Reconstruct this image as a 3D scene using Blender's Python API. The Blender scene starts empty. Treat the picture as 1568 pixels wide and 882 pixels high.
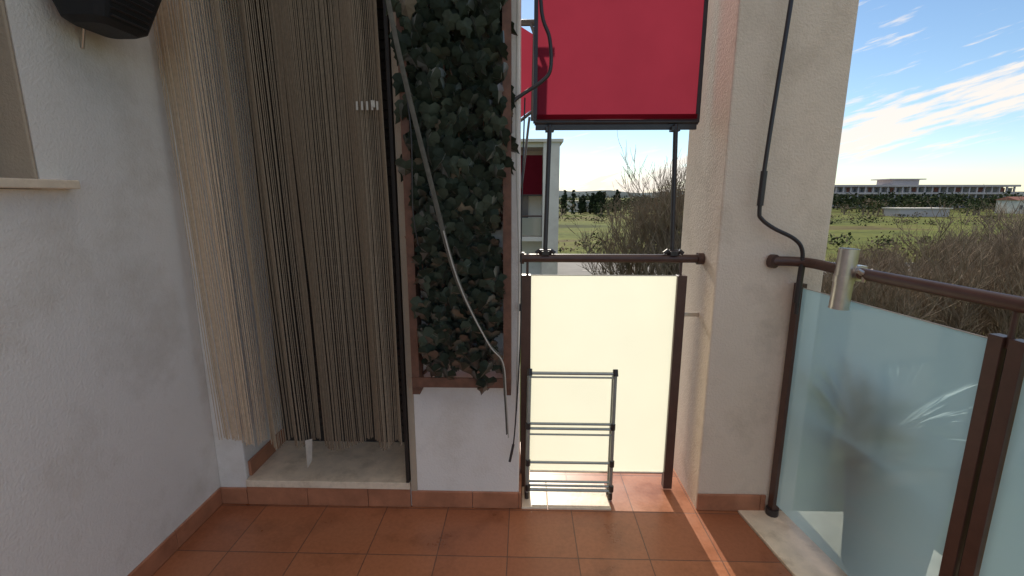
import bpy, math, random
from mathutils import Vector, Matrix, noise as mnoise
random.seed(7)
R=random.random
def U(a,b): return a+(b-a)*R()
scene=bpy.context.scene
scene.view_settings.view_transform='Standard'
scene.view_settings.look='None'
scene.view_settings.exposure=0

# ------------------------------------------------------------------ materials
def newmat(name):
    m=bpy.data.materials.new(name); m.use_nodes=True
    nt=m.node_tree; nt.nodes.clear()
    out=nt.nodes.new('ShaderNodeOutputMaterial')
    return m,nt,out
def N(nt,t,**k):
    n=nt.nodes.new(t)
    for a,b in k.items(): setattr(n,a,b)
    return n
def noise(nt,scale,detail=4,rough=.55,vec=None):
    n=N(nt,'ShaderNodeTexNoise'); n.inputs['Scale'].default_value=scale
    n.inputs['Detail'].default_value=detail; n.inputs['Roughness'].default_value=rough
    if vec: nt.links.new(vec,n.inputs['Vector'])
    return n
def ramp(nt,fac,stops):
    r=N(nt,'ShaderNodeValToRGB'); nt.links.new(fac,r.inputs['Fac'])
    e=r.color_ramp.elements
    e[0].position,e[0].color=stops[0][0],(*stops[0][1],1)
    e[1].position,e[1].color=stops[-1][0],(*stops[-1][1],1)
    for p,c in stops[1:-1]:
        x=e.new(p); x.color=(*c,1)
    return r
def mixc(nt,a,b,fac,mode='MIX'):
    m=N(nt,'ShaderNodeMix',data_type='RGBA',blend_type=mode)
    for s,v in ((m.inputs[0],fac),(m.inputs[6],a),(m.inputs[7],b)):
        if hasattr(v,'links') or hasattr(v,'is_output'): nt.links.new(v,s)
        elif isinstance(v,(int,float)): s.default_value=v
        else: s.default_value=(*v,1)
    return m.outputs[2]
def pmat(name,c,rough=.6,var=.15,vscale=6,bump=0,bscale=200,metal=0,spec=.5,dirt=None,dscale=2.5,simple=False,dlo=.52,dhi=.75):
    m,nt,out=newmat(name)
    b=N(nt,'ShaderNodeBsdfPrincipled'); nt.links.new(b.outputs[0],out.inputs[0])
    tc=N(nt,'ShaderNodeTexCoord').outputs['Object']
    n=noise(nt,vscale,1 if simple else 4,.6,tc)
    lo=tuple(x*(1-var) for x in c); hi=tuple(min(1,x*(1+var)) for x in c)
    col=ramp(nt,n.outputs['Fac'],[(.3,lo),(.7,hi)]).outputs[0]
    if dirt:
        d=noise(nt,dscale,6,.7,tc)
        f=ramp(nt,d.outputs['Fac'],[(dlo,(0,0,0)),(dhi,(1,1,1))]).outputs[0]
        col=mixc(nt,col,dirt,f)
    nt.links.new(col,b.inputs['Base Color'])
    b.inputs['Roughness'].default_value=rough
    b.inputs['Metallic'].default_value=metal
    b.inputs['Specular IOR Level'].default_value=spec
    if bump:
        n2=noise(nt,bscale,3,.65,tc)
        bp=N(nt,'ShaderNodeBump'); bp.inputs['Strength'].default_value=bump; bp.inputs['Distance'].default_value=.004
        nt.links.new(n2.outputs['Fac'],bp.inputs['Height']); nt.links.new(bp.outputs[0],b.inputs['Normal'])
    return m
WALL=pmat('white_stucco',(.88,.81,.745),.9,.04,1.5,.8,100,spec=.15,dirt=(.74,.66,.58),dscale=2,dlo=.5,dhi=.7)
PILL=pmat('rough_stucco',(.81,.67,.54),.92,.06,3,1.0,100,spec=.15,dirt=(.64,.52,.41),dscale=3,dlo=.5,dhi=.72)
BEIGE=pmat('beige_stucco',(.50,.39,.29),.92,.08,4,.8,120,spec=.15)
MARB=pmat('marble',(.86,.70,.53),.4,.12,14,.15,60,dirt=(.60,.46,.32),dscale=9)
BROWN=pmat('brown_metal',(.085,.042,.032),.38,.15,20,.05,300,spec=.5)
BLACK=pmat('black_metal',(.035,.028,.028),.35,.15,20)
BLKPL=pmat('black_plastic',(.012,.012,.014),.55,.1,20,.5,900)
STEEL=pmat('steel',(.60,.55,.50),.3,.1,30,metal=.9)
CHROME=pmat('rack_metal',(.36,.38,.36),.35,.1,30,metal=.6)
WOOD=pmat('trellis_wood',(.16,.07,.042),.65,.3,25,.4,80)
DOOR=pmat('shutter_brown',(.03,.021,.016),.6,.2,10)
CORD=pmat('white_cord',(.50,.46,.40),.6,.1,50)
STRAP=pmat('grey_strap',(.13,.12,.10),.8,.2,40,spec=.1)
TERRA=pmat('terracotta_skirting',(.45,.185,.10),.42,.2,9,.15,120,dirt=(.32,.13,.07),dscale=8)
POT=pmat('pot_plastic',(.012,.02,.024),.8,.1,10,spec=.05)
TWIG=pmat('twig_bark',(.23,.18,.13),.85,.3,3,spec=.1,simple=True)
DRYT=pmat('dry_twigs',(.32,.26,.18),.9,.35,1.3,spec=.05,simple=True)
ROAD=pmat('asphalt_road',(.20,.19,.18),.9,.15,.6,.2,10)
KERB=pmat('kerb_stone',(.42,.4,.37),.9,.1,2)
CONC=pmat('painted_concrete',(.70,.66,.6),.85,.06,1,dirt=(.55,.5,.45),dscale=.6)
CONC2=pmat('far_concrete',(.50,.45,.45),.85,.1,.1)
WIN=pmat('window_dark',(.10,.10,.12),.2,.1,1)
FARRED=pmat('far_brick',(.30,.12,.085),.8,.1,.2)

def tilemat():
    m,nt,out=newmat('terracotta_tiles')
    b=N(nt,'ShaderNodeBsdfPrincipled'); nt.links.new(b.outputs[0],out.inputs[0])
    tc=N(nt,'ShaderNodeTexCoord').outputs['Object']
    mp=N(nt,'ShaderNodeMapping'); mp.inputs['Location'].default_value=(-.235+6,-1.71+6,0)
    nt.links.new(tc,mp.inputs[0])
    br=N(nt,'ShaderNodeTexBrick'); br.offset=0; br.squash=1
    nt.links.new(mp.outputs[0],br.inputs['Vector'])
    br.inputs['Scale'].default_value=1; br.inputs['Brick Width'].default_value=.3; br.inputs['Row Height'].default_value=.3
    br.inputs['Mortar Size'].default_value=.0026; br.inputs['Mortar Smooth'].default_value=.2; br.inputs['Bias'].default_value=0
    br.inputs['Color1'].default_value=(.37,.130,.062,1); br.inputs['Color2'].default_value=(.46,.175,.082,1)
    br.inputs['Mortar'].default_value=(.20,.09,.055,1)
    n=noise(nt,4,6,.65,tc)
    v=ramp(nt,n.outputs['Fac'],[(.3,(.62,.58,.55)),(.5,(1,1,1)),(.72,(1.0,1.0,1.0))]).outputs[0]
    c=mixc(nt,br.outputs['Color'],v,.85,'MULTIPLY')
    n3=noise(nt,60,3,.6,tc)
    v3=ramp(nt,n3.outputs['Fac'],[(.35,(.84,.82,.80)),(.6,(1,1,1))]).outputs[0]
    c=mixc(nt,c,v3,.7,'MULTIPLY')
    nt.links.new(c,b.inputs['Base Color'])
    rr=ramp(nt,n.outputs['Fac'],[(.3,(.25,.25,.25)),(.7,(.45,.45,.45))]).outputs[0]
    nt.links.new(rr,b.inputs['Roughness'])
    bp=N(nt,'ShaderNodeBump'); bp.inputs['Strength'].default_value=.6; bp.inputs['Distance'].default_value=.003; bp.invert=True
    nt.links.new(br.outputs['Fac'],bp.inputs['Height'])
    bp2=N(nt,'ShaderNodeBump'); bp2.inputs['Strength'].default_value=.12; bp2.inputs['Distance'].default_value=.003
    nt.links.new(n.outputs['Fac'],bp2.inputs['Height']); nt.links.new(bp.outputs[0],bp2.inputs['Normal'])
    nt.links.new(bp2.outputs[0],b.inputs['Normal'])
    return m
TILES=tilemat()

def sheetmat(name,tcol,dcol,dif=.3,transp=0,gloss=.0,grough=.1,var=.06,vs=4,tint=None):
    m,nt,out=newmat(name)
    tc=N(nt,'ShaderNodeTexCoord').outputs['Object']
    n=noise(nt,vs,3,.6,tc)
    f=ramp(nt,n.outputs['Fac'],[(.3,(1-var,)*3),(.7,(1,1,1))]).outputs[0]
    t=N(nt,'ShaderNodeBsdfTranslucent'); d=N(nt,'ShaderNodeBsdfDiffuse')
    nt.links.new(mixc(nt,tcol,f,1,'MULTIPLY'),t.inputs[0]); nt.links.new(mixc(nt,dcol,f,1,'MULTIPLY'),d.inputs[0])
    mx=N(nt,'ShaderNodeMixShader'); mx.inputs[0].default_value=dif
    nt.links.new(t.outputs[0],mx.inputs[1]); nt.links.new(d.outputs[0],mx.inputs[2]); s=mx.outputs[0]
    if transp:
        tr=N(nt,'ShaderNodeBsdfTransparent'); tr.inputs[0].default_value=(*(tint or tcol),1)
        mx=N(nt,'ShaderNodeMixShader'); mx.inputs[0].default_value=transp
        nt.links.new(s,mx.inputs[1]); nt.links.new(tr.outputs[0],mx.inputs[2]); s=mx.outputs[0]
    if gloss:
        g=N(nt,'ShaderNodeBsdfGlossy'); g.inputs['Roughness'].default_value=grough
        fr=N(nt,'ShaderNodeFresnel'); fr.inputs[0].default_value=1.45
        mx=N(nt,'ShaderNodeMixShader')
        mm=N(nt,'ShaderNodeMath',operation='MULTIPLY'); mm.inputs[1].default_value=gloss
        nt.links.new(fr.outputs[0],mm.inputs[0]); nt.links.new(mm.outputs[0],mx.inputs[0])
        nt.links.new(s,mx.inputs[1]); nt.links.new(g.outputs[0],mx.inputs[2]); s=mx.outputs[0]
    nt.links.new(s,out.inputs[0])
    return m
GLASS=sheetmat('frosted_glass',(.76,.76,.62),(.8,.84,.78),.25,0,1.0,.06,.05,2)
GLASSB=sheetmat('frosted_glass_blue',(.74,.98,1.0),(.74,.93,.98),.24,.30,.7,.08,.05,2,tint=(.75,.95,1.0))
REDF=sheetmat('red_awning_fabric',(.235,.026,.045),(.22,.018,.032),.35,0,0,.3,.14,3)
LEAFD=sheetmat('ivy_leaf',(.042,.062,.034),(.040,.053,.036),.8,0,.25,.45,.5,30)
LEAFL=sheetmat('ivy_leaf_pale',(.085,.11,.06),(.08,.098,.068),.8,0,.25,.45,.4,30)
LEAFB=sheetmat('ivy_leaf_dry',(.22,.16,.10),(.24,.19,.13),.8,0,.1,.5,.3,30)
AGAVE=pmat('agave_leaf',(.015,.035,.025),.5,.3,10)
FOL=pmat('far_foliage',(.06,.075,.032),.9,.5,.5,spec=.05,simple=True)
FOLD=pmat('far_foliage_dark',(.03,.042,.022),.9,.4,.5,spec=.05,simple=True)
DRY=pmat('dry_brush',(.20,.155,.105),.9,.5,1.2,spec=.05,simple=True)

def curtmat():
    m,nt,out=newmat('string_curtain')
    b=N(nt,'ShaderNodeBsdfPrincipled')
    a=N(nt,'ShaderNodeVertexColor'); a.layer_name='Col'
    tc=N(nt,'ShaderNodeTexCoord').outputs['Object']
    n=noise(nt,60,2,.6,tc)
    v=ramp(nt,n.outputs['Fac'],[(.3,(.75,.75,.75)),(.7,(1,1,1))]).outputs[0]
    nt.links.new(mixc(nt,a.outputs[0],v,.8,'MULTIPLY'),b.inputs['Base Color']); b.inputs['Roughness'].default_value=.8
    b.inputs['Specular IOR Level'].default_value=.2
    nt.links.new(b.outputs[0],out.inputs[0]); return m
CURT=curtmat()
def groundmat():
    m,nt,out=newmat('field_ground')
    b=N(nt,'ShaderNodeBsdfPrincipled'); nt.links.new(b.outputs[0],out.inputs[0]); b.inputs['Roughness'].default_value=1; b.inputs['Specular IOR Level'].default_value=.05
    tc=N(nt,'ShaderNodeTexCoord').outputs['Object']
    mp=N(nt,'ShaderNodeMapping'); mp.inputs['Scale'].default_value=(.3,1,1); nt.links.new(tc,mp.inputs[0])
    n=noise(nt,.07,6,.7,mp.outputs[0]); n2=noise(nt,.9,5,.75,tc)
    c=ramp(nt,n.outputs['Fac'],[(.36,(.07,.08,.03)),(.44,(.15,.18,.05)),(.54,(.20,.215,.06)),(.61,(.17,.14,.07)),(.70,(.09,.085,.04))]).outputs[0]
    v=ramp(nt,n2.outputs['Fac'],[(.3,(.45,.45,.42)),(.65,(1,1,1))]).outputs[0]
    nt.links.new(mixc(nt,c,v,.95,'MULTIPLY'),b.inputs['Base Color']); return m
GROUND=groundmat()
HILL=pmat('hazy_hill',(.17,.20,.20),1,.3,.01,spec=0)  # aerial haze mixed into the base colour

# ------------------------------------------------------------------ mesh builder
class B:
    def __init__(s,name): s.n=name; s.v=[]; s.f=[]; s.mi=[]; s.mats=[]; s.cols=None; s.smooth=[]
    def m(s,mat):
        if mat not in s.mats: s.mats.append(mat)
        return s.mats.index(mat)
    def add(s,vs,fs,mat,smooth=False):
        o=len(s.v); i=s.m(mat); s.v+=[tuple(v) for v in vs]
        for f in fs: s.f.append(tuple(o+k for k in f)); s.mi.append(i); s.smooth.append(smooth)
    def box(s,x0,x1,y0,y1,z0,z1,mat):
        vs=[(x0,y0,z0),(x1,y0,z0),(x1,y1,z0),(x0,y1,z0),(x0,y0,z1),(x1,y0,z1),(x1,y1,z1),(x0,y1,z1)]
        s.add(vs,[(0,3,2,1),(4,5,6,7),(0,1,5,4),(1,2,6,5),(2,3,7,6),(3,0,4,7)],mat)
    def obox(s,p,q,t,z0,z1,mat):
        p=Vector((p[0],p[1],0)); q=Vector((q[0],q[1],0)); d=(q-p).normalized(); n=Vector((-d.y,d.x,0))*t/2
        c=[p-n,q-n,q+n,p+n]
        s.add([(a.x,a.y,z0) for a in c]+[(a.x,a.y,z1) for a in c],[(0,3,2,1),(4,5,6,7),(0,1,5,4),(1,2,6,5),(2,3,7,6),(3,0,4,7)],mat)
    def quad(s,a,b,c,d,mat): s.add([a,b,c,d],[(0,1,2,3)],mat)
    def poly(s,pts,z0,z1,mat):
        n=len(pts); vs=[(x,y,z0) for x,y in pts]+[(x,y,z1) for x,y in pts]
        s.add(vs,[tuple(range(n-1,-1,-1)),tuple(range(n,2*n))]+[(i,(i+1)%n,n+(i+1)%n,n+i) for i in range(n)],mat)
    def tube(s,pts,r,mat,seg=10,cap=True,smooth=True,ref=None):
        pts=[Vector(p) for p in pts]; rs=r if isinstance(r,(list,tuple)) else [r]*len(pts)
        vs=[]; fs=[]
        t0=(pts[1]-pts[0]).normalized(); up=Vector((0,0,1)) if abs(t0.z)<.9 else Vector((1,0,0))
        nrm=t0.cross(up).normalized()
        for i,p in enumerate(pts):
            if i==0: t=t0
            elif i==len(pts)-1: t=(pts[i]-pts[i-1]).normalized()
            else: t=((pts[i]-pts[i-1]).normalized()+(pts[i+1]-pts[i]).normalized()).normalized()
            nrm=(nrm-t*nrm.dot(t)).normalized(); bn=t.cross(nrm)
            for k in range(seg):
                a=2*math.pi*k/seg; vs.append(p+(nrm*math.cos(a)+bn*math.sin(a))*rs[i])
        for i in range(len(pts)-1):
            for k in range(seg): fs.append((i*seg+k,i*seg+(k+1)%seg,(i+1)*seg+(k+1)%seg,(i+1)*seg+k))
        s.add(vs,fs,mat,smooth)
        if cap:
            s.add(vs[:seg],[tuple(range(seg-1,-1,-1))],mat); s.add(vs[-seg:],[tuple(range(seg))],mat)
    def done(s,bevel=0,parent=None):
        me=bpy.data.meshes.new(s.n); me.from_pydata(s.v,[],s.f)
        for m in s.mats: me.materials.append(m)
        me.polygons.foreach_set('material_index',s.mi); me.polygons.foreach_set('use_smooth',s.smooth); 
        me.update()
        o=bpy.data.objects.new(s.n,me); scene.collection.objects.link(o)
        if bevel:
            b=o.modifiers.new('b','BEVEL'); b.width=bevel; b.segments=2; b.limit_method='ANGLE'; b.angle_limit=math.radians(50)
        if parent: o.parent=parent
        return o
def smoothpath(pts,n=6):
    P=[Vector(p) for p in pts]; out=[]
    for i in range(len(P)-1):
        a=P[max(i-1,0)];b=P[i];c=P[i+1];d=P[min(i+2,len(P)-1)]
        for k in range(n):
            t=k/n
            out.append(.5*((2*b)+(c-a)*t+(2*a-5*b+4*c-d)*t*t+(3*b-a-3*c+d)*t**3))
    out.append(P[-1]); return out

# ------------------------------------------------------------------ balcony shell
K=.13
def rx(y): return 1.19+(2.02-y)*K
YB=-3.6
w=B('side_wall')
w.box(-1.9,-1.5,1.44,2.5,-.25,3.2,WALL); w.box(-1.9,-1.5,YB,.35,-.25,3.2,WALL)
w.box(-1.9,-1.5,.35,1.44,-.25,1.52,WALL); w.box(-1.9,-1.5,.35,1.44,2.6,3.2,WALL)
w.done()
w=B('window')
w.box(-1.75,-1.66,.37,1.43,1.54,2.6,DOOR)
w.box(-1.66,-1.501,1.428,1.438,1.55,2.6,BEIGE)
w.box(-1.68,-1.64,.4,1.42,1.56,1.62,BROWN)
w.box(-1.68,-1.64,1.36,1.42,1.56,2.6,BROWN)
w.box(-1.74,-1.455,.28,1.525,1.522,1.55,MARB)
w.done(.004)
w=B('back_wall')
w.box(-1.5,-1.36,2.03,2.5,-.25,3.2,WALL)
w.box(-.545,-.02,2.03,2.5,-.25,3.2,WALL)
w.box(-1.36,-.545,2.03,2.5,2.45,3.2,WALL)
w.box(-1.36,-.545,2.03,2.5,-.25,.0,WALL)
w.done(.006)
w=B('doorway')
w.box(-1.355,-.548,2.012,2.40,.1,.136,MARB)
w.box(-1.36,-.545,2.03,2.5,0,.1,WALL)
x=-1.358
while x<-.56:
    x2=min(x+.30,-.549); w.box(x+.001,x2-.001,2.016,2.03,.002,.099,TERRA); x=x2
w.box(-1.36,-.545,2.39,2.44,.13,2.45,DOOR)
for i in range(50): w.box(-1.30,-.60,2.380,2.392,.16+i*.045,.195+i*.045,DOOR)
w.box(-.565,-.549,2.010,2.045,.137,2.45,DOOR)
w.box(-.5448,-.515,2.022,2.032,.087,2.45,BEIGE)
w.box(-1.359,-1.345,2.05,2.38,.137,.215,TERRA)
w.done(.002)
s=B('skirting_tiles')
def skx(x0,x1,y,zt=.087):
    x=x0
    while x<x1-.01:
        x2=min(x+.3,x1); s.box(x+.001,x2-.001,y-.012,y,.002,zt,TERRA); x=x2
skx(-1.5,-1.36,2.03); skx(-.545,-.02,2.03); skx(.844,1.17,2.04)
y=2.018
while y>YB+.2:
    s.box(-1.5,-1.488,y-.299,y-.001,.002,.087,TERRA); y-=.3
s.box(-.02,-.008,2.02,2.5,.002,.087,TERRA)
s.done(.0025)
p=B('pillar'); p.box(.844,1.31,2.04,2.53,-3.5,3.2,PILL); p.done(.008)
f=B('tiled_floor')
f.poly([(-1.5,YB),(1.04+(2-YB)*K,YB),(1.04,2.0),(1.04,2.04),(.85,2.04),(.844,2.53),(-.02,2.53),(-.02,2.03),(-1.5,2.03)],-.25,0,TILES); f.done()
f=B('marble_ledge')
f.poly([(1.042+(2.03-YB)*K,YB),(1.74+(2.03-YB)*K,YB),(1.74,2.03),(1.042,2.03)],-.25,.008,MARB)
f.box(-.006,.12,2.02,2.24,-.1,.010,MARB); f.box(.122,.43,2.02,2.24,-.1,.010,MARB)
f.done(.003)

# ------------------------------------------------------------------ front railing
def railing_front():
    r=B('balcony_railing')
    r.tube([(-.02,2.2,1.21),(.842,2.2,1.21)],.02,BROWN,14)
    r.tube([(.815,2.2,1.21),(.843,2.2,1.21)],.028,BROWN,14); r.tube([(-.018,2.2,1.21),(.0,2.2,1.21)],.028,BROWN,14)
    r.box(-.014,.034,2.18,2.22,.012,1.13,BROWN); r.box(.01,.022,2.194,2.206,1.13,1.2,BROWN)
    r.box(.726,.77,2.18,2.22,.012,1.13,BROWN); r.box(.736,.748,2.194,2.206,1.13,1.2,BROWN)
    r.box(.77,.842,2.19,2.21,.93,.95,STEEL)
    r.box(.036,.724,2.192,2.208,.088,.098,STEEL)
    r.quad((.034,2.2,.096),(.728,2.2,.096),(.728,2.2,1.126),(.034,2.2,1.126),GLASS)
    r.box(.034,.728,2.197,2.203,1.126,1.13,CORD)
    return r.done(.002)
railing_front()
# ------------------------------------------------------------------ side railing
r=B('balcony_railing')
P=[(1.075,2.036,1.222),(1.14,2.015,1.224),(1.20,1.96,1.224)]+[(rx(y),y,1.222) for y in (1.8,1.5,1.2,.8,.3,-.5,-1.5,-2.4,-3.5)]
r.tube(smoothpath(P,5),.021,BROWN,16)
r.tube([(1.075,2.04,1.222),(1.085,2.02,1.222)],.03,BROWN,14)
def post(y,t=.036,z1=1.13):
    r.obox((rx(y),y+t/2),(rx(y-t),y-t/2),.035,.01,z1,BROWN)
post(2.005)
for y in (1.245,1.195): post(y,.036)
r.obox((rx(1.22),1.222),(rx(1.218),1.218),.01,.02,1.1,BLACK)
for y in (1.22,.25,-.7,-1.7): r.tube([(rx(y),y,1.10),(rx(y),y,1.21)],.008,BROWN,8)
for y in (.27,.22,-.7,-.75): post(y)
def pan(ya,yb):
    r.quad((rx(ya),ya,.07),(rx(yb),yb,.07),(rx(yb),yb,1.112),(rx(ya),ya,1.112),GLASSB)
    r.obox((rx(ya),ya),(rx(yb),yb),.006,1.112,1.115,CORD)
pan(1.985,1.265); pan(1.175,.29); pan(.2,-.68)
r.tube([(1.19,2.004,.0),(1.19,2.004,.04)],.028,BLACK,12)
r.done(.002)

u=B('umbrella_holder')
cx,cy=1.185,1.735
ax=Vector((.04,0,1)).normalized()
c0=Vector((cx,cy,1.085)); 
def cyl(a,b,rr,m=STEEL,seg=24): u.tube([a,b],rr,m,seg)
cyl(c0,c0+ax*.225,.033); cyl(c0+ax*.223,c0+ax*.226,.03,BLACK); cyl(c0+ax*.1,c0+ax*.125,.0355)
cyl(c0-ax*.001,c0+ax*.004,.0345)
hy=cy
u.box(cx+.03,rx(hy)+.028,hy-.02,hy+.02,1.24,1.248,STEEL); u.box(cx+.03,rx(hy)+.028,hy-.02,hy+.02,1.192,1.2,STEEL)
u.tube([(rx(hy),hy-.03,1.222),(rx(hy),hy+.03,1.222)],.029,STEEL,20)
kc=Vector((rx(hy)-.005,hy-.055,1.225))
u.tube([kc,kc+Vector((0,.03,0))],.012,STEEL,12)
for a in range(3):
    d=Vector((math.cos(a*2.1+.5),0,math.sin(a*2.1+.5)))
    u.tube([kc,kc+d*.03],[.009,.006],STEEL,8)
u.done(.001)

# ------------------------------------------------------------------ awnings
a=B('red_awning')
NX,NZ=16,16
vs=[];fs=[]
for j in range(NZ+1):
    for i in range(NX+1):
        x=.055+.73*i/NX; z=1.845+1.1*j/NZ
        vs.append((x,2.27+.006*math.sin(i*.6+j*.3)-.012*math.sin(math.pi*i/NX),z))
for j in range(NZ):
    for i in range(NX): k=j*(NX+1)+i; fs.append((k,k+1,k+NX+2,k+NX+1))
a.add(vs,fs,REDF,True)
a.quad((.055,2.25,1.845),(.785,2.25,1.845),(.785,2.249,1.866),(.055,2.249,1.866),REDF)
a.tube([(.045,2.27,1.835),(.795,2.27,1.835)],.014,BLACK,10)
a.box(.05,.79,2.262,2.278,1.80,1.825,BLACK)
for x in (.048,.792): a.box(x-.009,x+.009,2.26,2.28,1.83,2.95,BLACK)
a.tube([(.03,2.27,2.97),(.81,2.27,2.97)],.04,BROWN,14)
for x0,x1 in ((.115,.10),(.69,.70)):
    a.tube([(x0,2.25,1.82),(x1,2.21,1.24)],.011,BLACK,10)
    a.box(x0-.02,x0+.02,2.24,2.28,1.79,1.812,BLACK)
    a.box(x1-.018,x1+.018,2.175,2.225,1.225,1.245,BLACK); a.tube([(x1-.03,2.2,1.24),(x1+.03,2.2,1.24)],.012,BLACK,8)
    a.tube([(x1-.045,2.19,1.235),(x1-.025,2.19,1.25)],.009,BLACK,8); a.tube([(x1+.045,2.19,1.235),(x1+.025,2.19,1.25)],.009,BLACK,8)
a.done(.002)
a=B('red_awning')
a.quad((-.03,3.2,2.0),(.045,3.2,2.05),(.055,3.2,2.5),(-.03,3.2,2.55),REDF)
a.tube([(.05,3.19,1.98),(.06,3.19,2.5),(.035,3.19,2.56),(-.03,3.19,2.56)],.012,BLACK,8)
a.tube([(-.03,3.19,1.98),(.05,3.19,2.04)],.010,BLACK,8)
a.tube([(.03,3.18,2.0),(-.02,3.0,1.55)],.008,BLACK,8)
a.tube([(-.06,3.2,2.57),(.1,3.2,2.57)],.02,BLACK,8)
a.done()
c=B('awning_crank')
c.tube(smoothpath([(.07,2.0,2.7),(.06,2.0,2.25),(.097,2.0,2.11),(.102,2.0,2.0),(.069,2.0,1.953),(-.01,2.0,1.903),(-.052,1.99,1.866),(-.062,1.985,1.80)],6),.0075,BLACK,8)
c.tube([(-.062,1.985,1.82),(-.062,1.985,1.75)],.011,BLACK,8)
c.done()
c=B('awning_crank')
c.tube(smoothpath([(1.045,1.99,2.75),(1.016,1.985,2.232),(.99,1.985,1.8),(.979,1.985,1.579),(.977,1.985,1.44),(.99,1.985,1.405),(1.042,1.985,1.368),(1.13,1.985,1.325),(1.17,1.985,1.28),(1.178,1.985,1.2),(1.175,1.98,1.0)],6),.0085,BLACK,10)
c.tube([(.98,1.985,1.6),(.977,1.985,1.46)],.013,BLACK,12)
c.tube([(1.178,1.982,1.24),(1.172,1.982,1.05)],.0125,BLACK,12)
c.done()

# ------------------------------------------------------------------ curtain
c=B('string_curtain'); cols=[]
xs=[]; x=-1.475
while x<-.572:
    t=(x+1.46)/.888
    xs.append(x); x+=U(.0040,.0056) if t>.27 else U(.0045,.0085)
gaps=[(-1.235,.010),(-1.19,.012),(-1.15,.008),(-.93,.012),(-.70,.006)]
for x in xs:
    t=(x+1.46)/.888
    ph=x*38+math.sin(x*11)*2
    yw=1.950+.034*math.sin(ph)*(1 if t>.2 else .4)+U(-.003,.003)
    xt=x; xb=-1.40+(x+1.46)*(.85/.888)+U(-.004,.004)
    for g,wd in gaps:
        d=xb-g
        if abs(d)<.05: xb+=math.copysign(wd*(1-abs(d)/.05),d)
    wd=U(.0040,.0054); zb=.375+U(-.006,.008)+.008*math.sin(ph)
    k=U(.90,1.07)*(.88+.12*math.sin(x*9))
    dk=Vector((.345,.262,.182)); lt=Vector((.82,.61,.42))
    base=dk if t>.33 else dk.lerp(lt,min(1,(.33-t)/.16))  # left strands coloured paler to imitate sunlight on that end
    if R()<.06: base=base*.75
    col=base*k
    vs=[];fs=[];n=7
    for j in range(n):
        q=j/(n-1); z=2.5+(zb-2.5)*q
        xx=xt+(xb-xt)*q+.002*math.sin(q*9+x*50)
        yy=yw+.01*math.sin(q*4+x*20)*q
        vs+=[(xx-wd/2,yy,z),(xx,yy-wd*.4,z),(xx+wd/2,yy,z)]
    for j in range(n-1):
        o=j*3; fs+=[(o,o+3,o+4,o+1),(o+1,o+4,o+5,o+2)]
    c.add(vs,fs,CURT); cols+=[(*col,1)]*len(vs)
c.tube([(-1.49,1.955,2.51),(-.55,1.955,2.51)],.014,BROWN,10)
cols+=[(.1,.05,.04,1)]*(len(c.v)-len(cols))
for i in range(5): c.box(-.66+i*.020,-.653+i*.020,1.905,1.91,1.83,1.862,CORD)
c.box(-.60,-.585,1.902,1.91,1.84,1.865,CORD)
c.add([(-1.0,1.93,.40),(-.965,1.93,.41),(-.975,1.93,.30),(-1.0,1.93,.26)],[(0,1,2,3)],CORD)
cols+=[(.5,.45,.4,1)]*(len(c.v)-len(cols))
o=c.done()
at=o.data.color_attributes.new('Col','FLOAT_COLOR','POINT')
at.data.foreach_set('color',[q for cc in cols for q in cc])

# ------------------------------------------------------------------ ivy trellis
t=B('ivy_trellis')
for x in (-.495,-.088): t.box(x,x+.033,1.935,2.022,.63,2.75,WOOD)
t.box(-.492,-.058,1.925,1.935,.668,.712,WOOD)
for k in range(-3,14):
    z=.7+k*.17
    a0,b0=(-.46,z),(-.06,z+.4)
    if a0[1]>=.68: t.tube([(a0[0],2.005,a0[1]),(b0[0],2.005,b0[1])],.007,WOOD,4); t.tube([(b0[0],2.012,a0[1]),(a0[0],2.012,b0[1])],.007,WOOD,4)
def leaf(c,s,yaw,pitch,roll,mat):
    pts=[(0,0),(.24,-.14),(.46,.02),(.52,.28),(.34,.40),(.36,.62),(.16,.74),(0,1.08),(-.16,.74),(-.36,.62),(-.34,.40),(-.52,.28),(-.46,.02),(-.24,-.14)]
    M=Matrix.Rotation(yaw,3,'Z')@Matrix.Rotation(pitch,3,'X')@Matrix.Rotation(roll,3,'Y')
    vs=[]
    for x,y in pts+[(0,.35)]:
        dep=abs(x)*.30+.16*y*y-(.08 if (x,y)==(0,.35) else 0)
        vs.append(c+M@Vector((x*s,dep*s,-y*s)))
    n=len(pts); t.add(vs,[(i,(i+1)%n,n) for i in range(n)],mat,False)
for i in range(1250):
    z=.76+2.0*R()
    lowr=z<1.6
    x=U(-.435,-.115) if lowr else U(-.475,-.08)
    if z<.86 and R()<.4: continue
    d=R()
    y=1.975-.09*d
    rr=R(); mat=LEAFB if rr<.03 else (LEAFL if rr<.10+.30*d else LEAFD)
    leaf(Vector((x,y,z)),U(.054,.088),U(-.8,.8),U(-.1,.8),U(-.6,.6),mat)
for (x,z) in ((-.15,.72),(-.2,.74),(-.40,.77),(-.33,.75),(-.17,.70)): leaf(Vector((x,1.91,z)),.07,U(-.4,.4),.2,U(-.4,.4),LEAFD)
for i in range(40):
    x=U(-.45,-.08); z=U(.75,2.4); 
    t.tube(smoothpath([(x,1.99,z),(x+U(-.05,.05),1.95,z+.1),(x+U(-.08,.08),1.96,z+.22)],3),.0022,WOOD,4)
t.done()
s=B('hanging_strap')
pts=smoothpath([(-.53,1.86,2.5),(-.504,1.86,2.217),(-.45,1.86,1.921),(-.373,1.86,1.577),(-.278,1.86,1.181),(-.158,1.86,.914),(-.094,1.87,.819),(-.081,1.88,.663),(-.072,1.90,.461)],6)
vs=[];fs=[]
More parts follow.
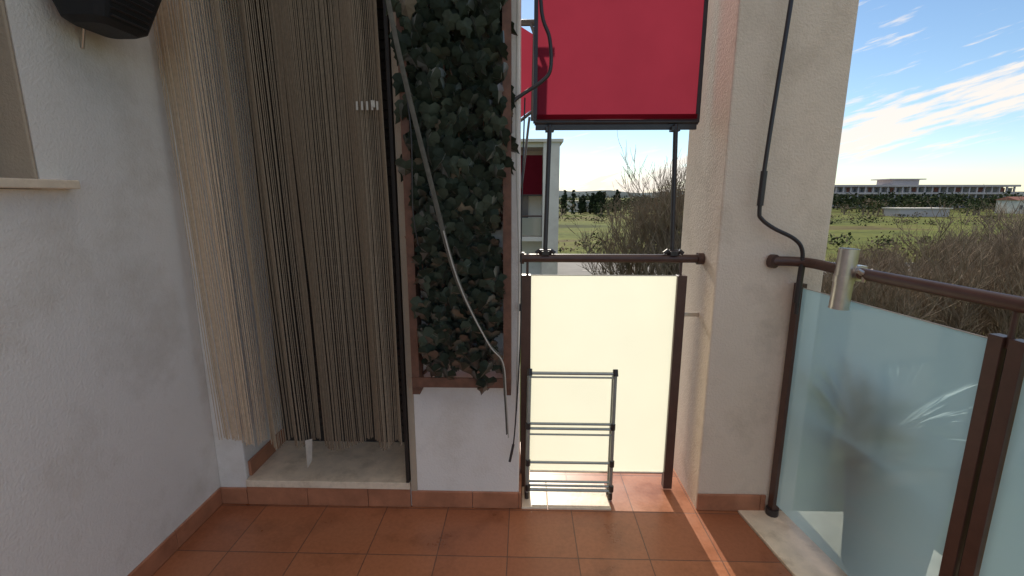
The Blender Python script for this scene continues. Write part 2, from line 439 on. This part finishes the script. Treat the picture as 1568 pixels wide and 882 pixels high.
for i,p in enumerate(pts):
    wdt=.009 if i<24 else max(.004,.009-(i-24)*.001)
    vs+=[p+Vector((-wdt,0,-.003)),p+Vector((0,-.004,0)),p+Vector((wdt,0,.003))]
for i in range(len(pts)-1):
    o=i*3; fs+=[(o,o+3,o+4,o+1),(o+1,o+4,o+5,o+2)]
s.add(vs,fs,STRAP,True)
s.tube([p+Vector((.007,-.010,-.01)) for p in pts[21:]],.003,CORD,6)
s.tube(smoothpath([(-.545,1.87,2.5),(-.47,1.87,2.0),(-.44,1.87,1.75),(-.445,1.87,1.45),(-.43,1.88,1.3)],5),.003,BLACK,6)
s.done()
s=B('hanging_cable')
s.tube(smoothpath([(-.03,2.015,2.4),(-.035,2.0,1.7),(-.022,2.0,1.2),(-.028,2.0,.8),(-.035,2.0,.5),(-.05,1.97,.32)],5),.0035,CORD,6)
s.tube(smoothpath([(-.0,2.05,1.9),(-.012,2.0,1.4),(-.014,2.0,.9),(-.04,1.98,.42),(-.06,1.96,.30)],5),.0035,BLACK,6)
s.tube([(-.045,1.975,.37),(-.062,1.96,.29)],.006,BLACK,8)
s.box(-.026,-.012,2.0,2.02,1.0,1.03,BLACK)
s.done()

# ------------------------------------------------------------------ wall speaker
s=B('wall_speaker')
def ring(y0,y1,x0,x1,z,rad=.03,n=4):
    pts=[]
    for cx_,cy_,a0 in ((x1-rad,y1-rad,0),(x0+rad,y1-rad,90),(x0+rad,y0+rad,180),(x1-rad,y0+rad,270)):
        for k in range(n+1):
            a=math.radians(a0+90*k/n); pts.append((cx_+rad*math.cos(a),cy_+rad*math.sin(a),z))
    return pts
R1=[ring(1.56,1.72,-1.44,-1.33,2.035,.03),ring(1.535,1.745,-1.455,-1.31,2.05,.035),ring(1.49,1.79,-1.49,-1.25,2.22,.04),ring(1.47,1.81,-1.495,-1.22,2.34,.04),ring(1.5,1.78,-1.49,-1.25,2.36,.04)]
vs=[p for r_ in R1 for p in r_]; n=len(R1[0])
s.add(vs,[(i*n+k,i*n+(k+1)%n,(i+1)*n+(k+1)%n,(i+1)*n+k) for i in range(len(R1)-1) for k in range(n)]+[tuple(range(n-1,-1,-1)),tuple(range((len(R1)-1)*n,len(R1)*n))],BLKPL)
for i in range(14):
    z=2.06+i*.02; q=(z-2.05)/.29
    s.tube([(-1.306+.088*q,1.57-.05*q,z),(-1.306+.088*q,1.71+.05*q,z)],.004,BLACK,6)
s.box(-1.5,-1.44,1.63,1.67,2.06,2.12,BLACK)
s.tube([(-1.495,1.66,1.99),(-1.47,1.65,2.05)],.006,STEEL,6)
s.done(.003)

# ------------------------------------------------------------------ drying rack
d=B('clothes_drying_rack')
ztop=.655
for x in (.03,.445):
    d.tube([(x-.01,2.09,.03),(x,2.14,ztop)],.0095,CHROME,8)
    d.tube([(x-.012,2.13,.03),(x-.004,2.165,ztop-.02)],.0085,CHROME,8)
    d.tube([(x-.01,2.09,.012),(x-.01,2.09,.045)],.012,BLACK,8); d.tube([(x-.012,2.13,.012),(x-.012,2.13,.045)],.011,BLACK,8)
    d.tube([(x+.0,2.13,ztop-.01),(x,2.145,ztop+.02)],.013,BLACK,8)
    for z in (.39,.20,.07): d.tube([(x-.006,2.085+.05*z/ztop,z-.015),(x-.006,2.085+.05*z/ztop,z+.015)],.0125,BLACK,8)
for z,rr in ((ztop,.0085),(ztop-.02,.005),(.40,.007),(.375,.007),(.345,.005),(.20,.007),(.10,.006),(.078,.006),(.055,.0085)):
    q=z/ztop
    d.tube([(.018,2.09+.05*q,z),(.44,2.09+.05*q,z)],rr,CHROME,8)
d.done()

# ------------------------------------------------------------------ potted agave outside side railing
g=B('potted_agave')
py_=1.66; px_=rx(py_)+.205
prof=[(.0,.0),(.12,.0),(.13,.01),(.14,.18),(.17,.50),(.19,.51),(.19,.57),(.17,.57),(.16,.53),(0,.53)]
n=28; vs=[];fs=[]
for rr,z in prof:
    for k in range(n): a_=2*math.pi*k/n; vs.append((px_+rr*math.cos(a_),py_+rr*math.sin(a_),z+.012))
for i in range(len(prof)-1):
    for k in range(n): fs.append((i*n+k,i*n+(k+1)%n,(i+1)*n+(k+1)%n,(i+1)*n+k))
g.add(vs,fs,POT,True)
for i in range(50):
    a_=i*2.4; el=U(.75,1.5); L=U(.28,.50)
    dr=Vector((math.cos(a_),math.sin(a_),0)); sd=Vector((-dr.y,dr.x,0))
    vs=[];fs=[]; m_=7
    for j in range(m_):
        q=j/(m_-1); pz=Vector((px_-.09,py_,.55))+dr*(L*q*math.cos(el)+.12*q*q*L)+Vector((0,0,L*q*math.sin(el)-.22*q*q*L))
        pz.x=max(pz.x,rx(pz.y)+.03)
        wd=.026*(1-q)**.6*(.5+q) if q<1 else .001
        vs+=[pz-sd*wd+Vector((0,0,.006)),pz,pz+sd*wd+Vector((0,0,.006))]
    for j in range(m_-1): o_=j*3; fs+=[(o_,o_+3,o_+4,o_+1),(o_+1,o_+4,o_+5,o_+2)]
    g.add(vs,fs,AGAVE,True)
g.done()

# ================================================================== exterior
GZ=-3.5
g=B('ground'); g.quad((-3000,-500,GZ),(3000,-500,GZ),(3000,5000,GZ),(-3000,5000,GZ),GROUND); g.done()
g=B('road'); g.quad((-60,29,GZ+.004),(90,25,GZ+.004),(90,33,GZ+.004),(-60,38,GZ+.004),ROAD)
for a0,b0,a1,b1 in ((28.85,24.85,29,25),(38,33,38.15,33.15)):
    vs=[(-60,a0,GZ),(90,b0,GZ),(90,b1,GZ),(-60,a1,GZ)]; g.add(vs+[(x,y,GZ+.12) for x,y,_ in vs],[(4,5,6,7),(0,1,5,4),(2,3,7,6)],KERB)
for i in range(30):
    x=-50+i*4.5; y=33.5-(x+60)*.03; g.quad((x,y-.06,GZ+.008),(x+2,y-.12,GZ+.008),(x+2,y,GZ+.008),(x,y+.06,GZ+.008),CONC)
g.done()
g=B('hills')
vs=[];fs=[];n=160
for i in range(n+1):
    x=-1500+4500*i/n
    h=10+16*mnoise.noise(Vector((i*.06,3.1,0)))+6*mnoise.noise(Vector((i*.3,1,0)))
    vs+=[(x,1300,GZ-1),(x,1350,GZ+max(4,h+5)),(x,1500,GZ-1)]
for i in range(n): o_=i*3; fs+=[(o_,o_+3,o_+4,o_+1),(o_+1,o_+4,o_+5,o_+2)]
g.add(vs,fs,HILL,True); g.done()

b=B('apartment_building')
b.box(-14,.85,24.2,34,GZ,3.9,CONC); b.box(.85,1.6,22,34,GZ,3.9,CONC)
b.box(-14.2,1.75,21.9,34.2,3.9,4.03,CONC)
b.box(-14,.85,22.2,24.2,-.62,-.42,CONC); b.box(-14,.85,22.2,24.2,-3.4,-3.2,CONC)
b.box(-14,.85,22.2,24.2,3.7,3.9,CONC)
b.quad((-6,22.3,1.55),(.83,22.3,1.55),(.83,22.3,3.35),(-6,22.3,3.35),REDF)
b.tube([(-6,22.3,1.53),(.83,22.3,1.53)],.04,BLACK,6); b.tube([(-6,22.3,.56),(.84,22.3,.56)],.04,BROWN,6)
for i in range(5): b.quad((.8-i*1.4,22.3,-.35),(-.5-i*1.4,22.3,-.35),(-.5-i*1.4,22.3,.48),(.8-i*1.4,22.3,.48),GLASS); b.box(.74-i*1.4-1.35,.8-i*1.4-1.35,22.27,22.33,-.4,.55,BROWN)
for i in range(4): b.box(-1.2-i*3.2,.2-i*3.2,24.15,24.22,-.4,1.8,WIN)
b.done()

b=B('long_building')
def FB(x0,x1,z0,z1,y0,mat,dy=14):
    b.box(x0,x1,y0,y0+dy,z0,z1,mat)
FB(128,200,GZ,5.2,204,CONC2)
b.box(124,203,200,220,5.2,6.0,CONC2); b.box(124,203,200,204,2.2,2.9,CONC2)
for i in range(26):
    x=126+i*3; b.box(x,x+.5,200.5,201,GZ,5.2,CONC2)
    b.box(x+.7,x+2.6,203.9,204.05,3.1,4.8,WIN if i%3 else FARRED)
    b.box(x+.7,x+2.6,203.9,204.05,-.2,1.8,WIN)
b.box(155,166,205,214,6.0,8.2,CONC2); b.box(153,168,204,215,8.2,8.6,CONC2)
b.done()
def house(x0,y0,w_,d_,h_,nm='farm_house'):
    b=B(nm); z1=GZ+h_
    b.box(x0,x0+w_,y0,y0+d_,GZ,z1,CONC)
    e=.4; b.add([(x0-e,y0-e,z1),(x0+w_+e,y0-e,z1),(x0+w_+e,y0+d_+e,z1),(x0-e,y0+d_+e,z1),(x0-e,y0+d_/2,z1+1),(x0+w_+e,y0+d_/2,z1+1)],[(0,1,5,4),(3,2,5,4),(0,3,4),(1,2,5)],FARRED)
    k=x0+.8
    while k<x0+w_-1.2: b.box(k,k+.9,y0-.05,y0+.02,GZ+1.2,GZ+2.4,WIN); k+=2.2
    b.done()
house(140,138,7,6,3.8)
b=B('low_warehouse')
b.box(14,24,150,156,GZ,-.2,CONC); b.box(13.6,24.4,149.6,156.4,-.2,.0,CONC)
for i in range(5): b.box(15+i*1.8,15.9+i*1.8,149.95,150.03,-2.2,-1.1,WIN)
b.box(92,104,118,123,GZ,-1.6,CONC2); b.box(91.6,104.4,117.6,123.4,-1.6,-1.4,CONC)
b.done()

def clump(bb,c,rx_,ry_,rz_,n,s,mats):
    for i in range(n):
        while True:
            p=Vector((U(-1,1),U(-1,1),U(-1,1)))
            if p.length<=1: break
        q=c+Vector((p.x*rx_,p.y*ry_,p.z*rz_))
        a_=Vector((U(-1,1),U(-1,1),U(-1,1))).normalized(); b_=a_.cross(Vector((U(-1,1),U(-1,1),U(-1,1)))).normalized()
        ss=s*U(.5,1.2); bb.add([q-a_*ss,q+b_*ss*.6,q+a_*ss,q-b_*ss*.6],[(0,1,2,3)],random.choice(mats))
def twigs(bb,c,rx_,ry_,rz_,n,mats):
    for i in range(n):
        while True:
            p=Vector((U(-1,1),U(-1,1),U(-1,1)))
            if p.length<=1: break
        q=c+Vector((p.x*rx_,p.y*ry_,p.z*rz_))
        a_=Vector((U(-1,1)*.8+p.x*.5,U(-1,1)*.8,U(-.1,1.1))).normalized()*U(.12,.34); b_=a_.cross(Vector((U(-1,1),U(-1,1),U(-1,1)))).normalized()*.007
        bb.add([q-b_,q+b_,q+a_],[(0,1,2)],random.choice(mats))
d=B('distant_trees')
def dtree(x,y,h,wd,mats=(FOL,FOLD),n=110):
    d.tube([(x,y,GZ),(x,y,GZ+h*.5)],[.25,.12],TWIG,5,False)
    for k in range(4):
        clump(d,Vector((x+U(-.5,.5)*wd,y+U(-.5,.5)*wd,GZ+h*U(.35,.8))),wd*.55,wd*.55,h*.26,n//4,h*.09,mats)
for i in range(170):
    y=U(118,190); x=U(-.02,1.35)*y
    dtree(x,y,U(2.4,4.6)*(1+.2*(y>150)),U(2.5,5),(FOL,FOLD) if R()<.6 else (FOL,DRY),70)
for i in range(20):
    y=U(125,150); x=y*U(.05,.20); h=U(4.5,7.0)
    for k in range(4): clump(d,Vector((x,y,GZ+h*(.2+.2*k))),.8*(1-.15*k),.8*(1-.15*k),h*.17,28,.55,(FOLD,))
for i in range(120):
    y=U(150,195); x=U(.5,1.4)*y; dtree(x,y,U(4.6,6.8),6,(FOLD,FOLD,FOL),80)
for i in range(60):
    y=U(150,195); x=U(.08,.5)*y; dtree(x,y,U(4,6.0),5,(FOL,FOLD),70)
d.done()
d=B('field_bushes')
for i in range(130):
    y=U(38,52) if i<50 else U(82,116); x=U(.05,1.3)*y
    clump(d,Vector((x,y,GZ+.3)),U(.6,2.6),U(.6,2),U(.4,1.2),60,.2,random.choice([(FOL,FOLD),(DRY,FOL),(DRY,),(DRY,FOLD)]))
d.done()

def baretree(seed,h):
    random.seed(seed)
    bb=B('bare_tree')
    def br(p,dr,L,r,lev):
        pts=[p]; q=p.copy(); dd=dr.copy(); ns=3
        for i in range(ns):
            dd=(dd+Vector((U(-.22,.22),U(-.22,.22),U(-.02,.22)))).normalized(); q=q+dd*L/ns; pts.append(q.copy())
        rs=[r*(1-.5*i/ns) for i in range(ns+1)]
        bb.tube(pts,rs,TWIG,3 if lev>1 else 6,False,False)
        if lev>=5 : return
        nc=[6,4,4,4,3][lev]
        for k in range(nc):
            t_=U(.35,1) if lev else U(.05,1)
            i=min(ns-1,int(t_*ns)); pp=pts[i].lerp(pts[i+1],t_*ns-i)
            side=Vector((U(-1,1),U(-1,1),U(-.05,.8))).normalized()
            nd=(dd*.8+side*.75).normalized()
            br(pp,nd,L*U(.52,.78),max(r*.55,.0045),lev+1)
    for k in range(3):
        br(Vector((U(-.3,.3),U(-.3,.3),-.05)),Vector((U(-.35,.35),U(-.35,.35),1)).normalized(),h*.36,.06,0)
    zmax=max(v[2] for v in bb.v); k_=h/zmax
    bb.v=[(x*k_,y*k_,z*k_) for x,y,z in bb.v]
    o=bb.done(); return o
protos=[baretree(11,5.2),baretree(23,5.2),baretree(37,5.2)]
random.seed(99)
def brushtop(x,y):   # crown height of the scrub, lower towards the pillar side
    r_=x/y
    dz=-.105+max(0,min(1,(r_-.72)/.30))*.100
    return 1.5+dz*y-GZ
places=[(3.7,14.5,1.16),(4.75,13.5,1.30),(5.9,15,1.25)]+[(x,y,brushtop(x,y)/5.2*U(.90,1.12)) for x,y in
 ((8.5,11.5),(10.5,12.5),(12.5,12),(9.8,9.3),(11.6,9.6),(13.8,10.8),(10.0,14),(15.5,14),(12,16),(13.5,18),(15,16.5),(17,18),(13,8.2),(19,16),(8.6,8.2),(10.3,7.6),(7.6,9.6),(9.8,15.2))]
for i,(x,y,sc) in enumerate(places):
    if i<3: o=protos[i]
    else:
        o=bpy.data.objects.new('bare_tree',protos[i%3].data); scene.collection.objects.link(o)
    o.location=(x,y,GZ); o.rotation_euler=(0,0,U(0,6.28)); o.scale=((sc*.5+.5),(sc*.5+.5),sc)
th=B('shrub_thicket')
for i in range(48):
    y=U(7.5,18); x=y*U(.58,1.5); h=brushtop(x,y)*.74
    twigs(th,Vector((x,y,GZ+h*U(.4,.62))),1.5,1.5,h*.36,380,(DRYT,DRYT,TWIG))
    if i%2: clump(th,Vector((x,y,GZ+U(.3,1.0))),1.3,1.3,.9,200,.06,(DRY,FOL,FOL))
for i in range(8):
    twigs(th,Vector((U(3.6,7.5),U(13.5,17),GZ+U(.6,2.3))),1.2,1.2,1.2,380,(DRYT,TWIG))
th.done()

# ------------------------------------------------------------------ light
EL=math.radians(25); AZ=math.radians(-2)
w=bpy.data.worlds.new('World'); scene.world=w; w.use_nodes=True
nt=w.node_tree; nt.nodes.clear()
out=nt.nodes.new('ShaderNodeOutputWorld'); bg=nt.nodes.new('ShaderNodeBackground'); nt.links.new(bg.outputs[0],out.inputs[0])
sky=nt.nodes.new('ShaderNodeTexSky'); sky.sky_type='NISHITA'; sky.sun_disc=False; sky.sun_elevation=EL; sky.sun_rotation=AZ
sky.air_density=1.0; sky.dust_density=.05; sky.ozone_density=3.0
bg.inputs['Strength'].default_value=.135
tc=nt.nodes.new('ShaderNodeTexCoord'); sp=nt.nodes.new('ShaderNodeSeparateXYZ'); nt.links.new(tc.outputs['Generated'],sp.inputs[0])
def M(op,a,b=None,c=None):
    n=nt.nodes.new('ShaderNodeMath'); n.operation=op
    for i,v in enumerate((a,b,c)):
        if v is None: continue
        if isinstance(v,(int,float)): n.inputs[i].default_value=v
        else: nt.links.new(v,n.inputs[i])
    return n.outputs[0]
az=M('ARCTAN2',sp.outputs[0],sp.outputs[1]); hl=M('SQRT',M('ADD',M('MULTIPLY',sp.outputs[0],sp.outputs[0]),M('MULTIPLY',sp.outputs[1],sp.outputs[1])))
el=M('DIVIDE',sp.outputs[2],M('MAXIMUM',hl,.001))
wv=M('SUBTRACT',el,M('MULTIPLY',az,.25))
cb=nt.nodes.new('ShaderNodeCombineXYZ'); nt.links.new(M('MULTIPLY',az,9),cb.inputs[0]); nt.links.new(M('MULTIPLY',wv,60),cb.inputs[1])
n1=noise(nt,1,6,.62,cb.outputs[0])
band=M('SUBTRACT',1,M('MINIMUM',1,M('ABSOLUTE',M('DIVIDE',M('ADD',wv,.045),.06))))
cl=M('ADD',n1.outputs['Fac'],M('SUBTRACT',M('MULTIPLY',band,.26),.10))
cr=nt.nodes.new('ShaderNodeMapRange'); nt.links.new(cl,cr.inputs[0]); cr.inputs[1].default_value=.46; cr.inputs[2].default_value=.64; cr.interpolation_type='SMOOTHSTEP'
lowc=nt.nodes.new('ShaderNodeMapRange'); nt.links.new(el,lowc.inputs[0]); lowc.inputs[1].default_value=.55; lowc.inputs[2].default_value=.25
n3=noise(nt,2.2,4,.6,tc.outputs['Generated'])
hi=nt.nodes.new('ShaderNodeMapRange'); nt.links.new(el,hi.inputs[0]); hi.inputs[1].default_value=.55; hi.inputs[2].default_value=1.2
c3=nt.nodes.new('ShaderNodeMapRange'); nt.links.new(n3.outputs['Fac'],c3.inputs[0]); c3.inputs[1].default_value=.32; c3.inputs[2].default_value=.52; c3.interpolation_type='SMOOTHSTEP'
hc=M('MULTIPLY',M('MULTIPLY',hi.outputs[0],c3.outputs[0]),.92)  # overhead clouds out of view, added to brighten and neutralise the balcony light
hz=nt.nodes.new('ShaderNodeMapRange'); nt.links.new(el,hz.inputs[0]); hz.inputs[1].default_value=.06; hz.inputs[2].default_value=.0; hz.inputs[4].default_value=.22
tot=M('MINIMUM',M('ADD',M('ADD',hc,hz.outputs[0]),M('MULTIPLY',M('MULTIPLY',cr.outputs[0],lowc.outputs[0]),.88)),.94)
mx=mixc(nt,sky.outputs[0],(8.0,7.25,6.5),tot)
nt.links.new(mx,bg.inputs['Color'])
L=bpy.data.lights.new('sun','SUN'); L.energy=5; L.angle=math.radians(.5); L.color=(1,.91,.77)
lo=bpy.data.objects.new('sun',L); scene.collection.objects.link(lo)
sv=Vector((math.sin(AZ)*math.cos(EL),math.cos(AZ)*math.cos(EL),math.sin(EL)))
lo.rotation_euler=sv.to_track_quat('Z','Y').to_euler(); lo.location=(0,30,20)

cam=bpy.data.cameras.new('camera'); co=bpy.data.objects.new('camera',cam); scene.collection.objects.link(co)
co.location=(0,0,1.5); co.rotation_euler=(math.radians(90-11.2),0,math.radians(1.5))
cam.sensor_width=36; cam.lens=16.35; cam.clip_start=.02; cam.clip_end=8000
scene.camera=co
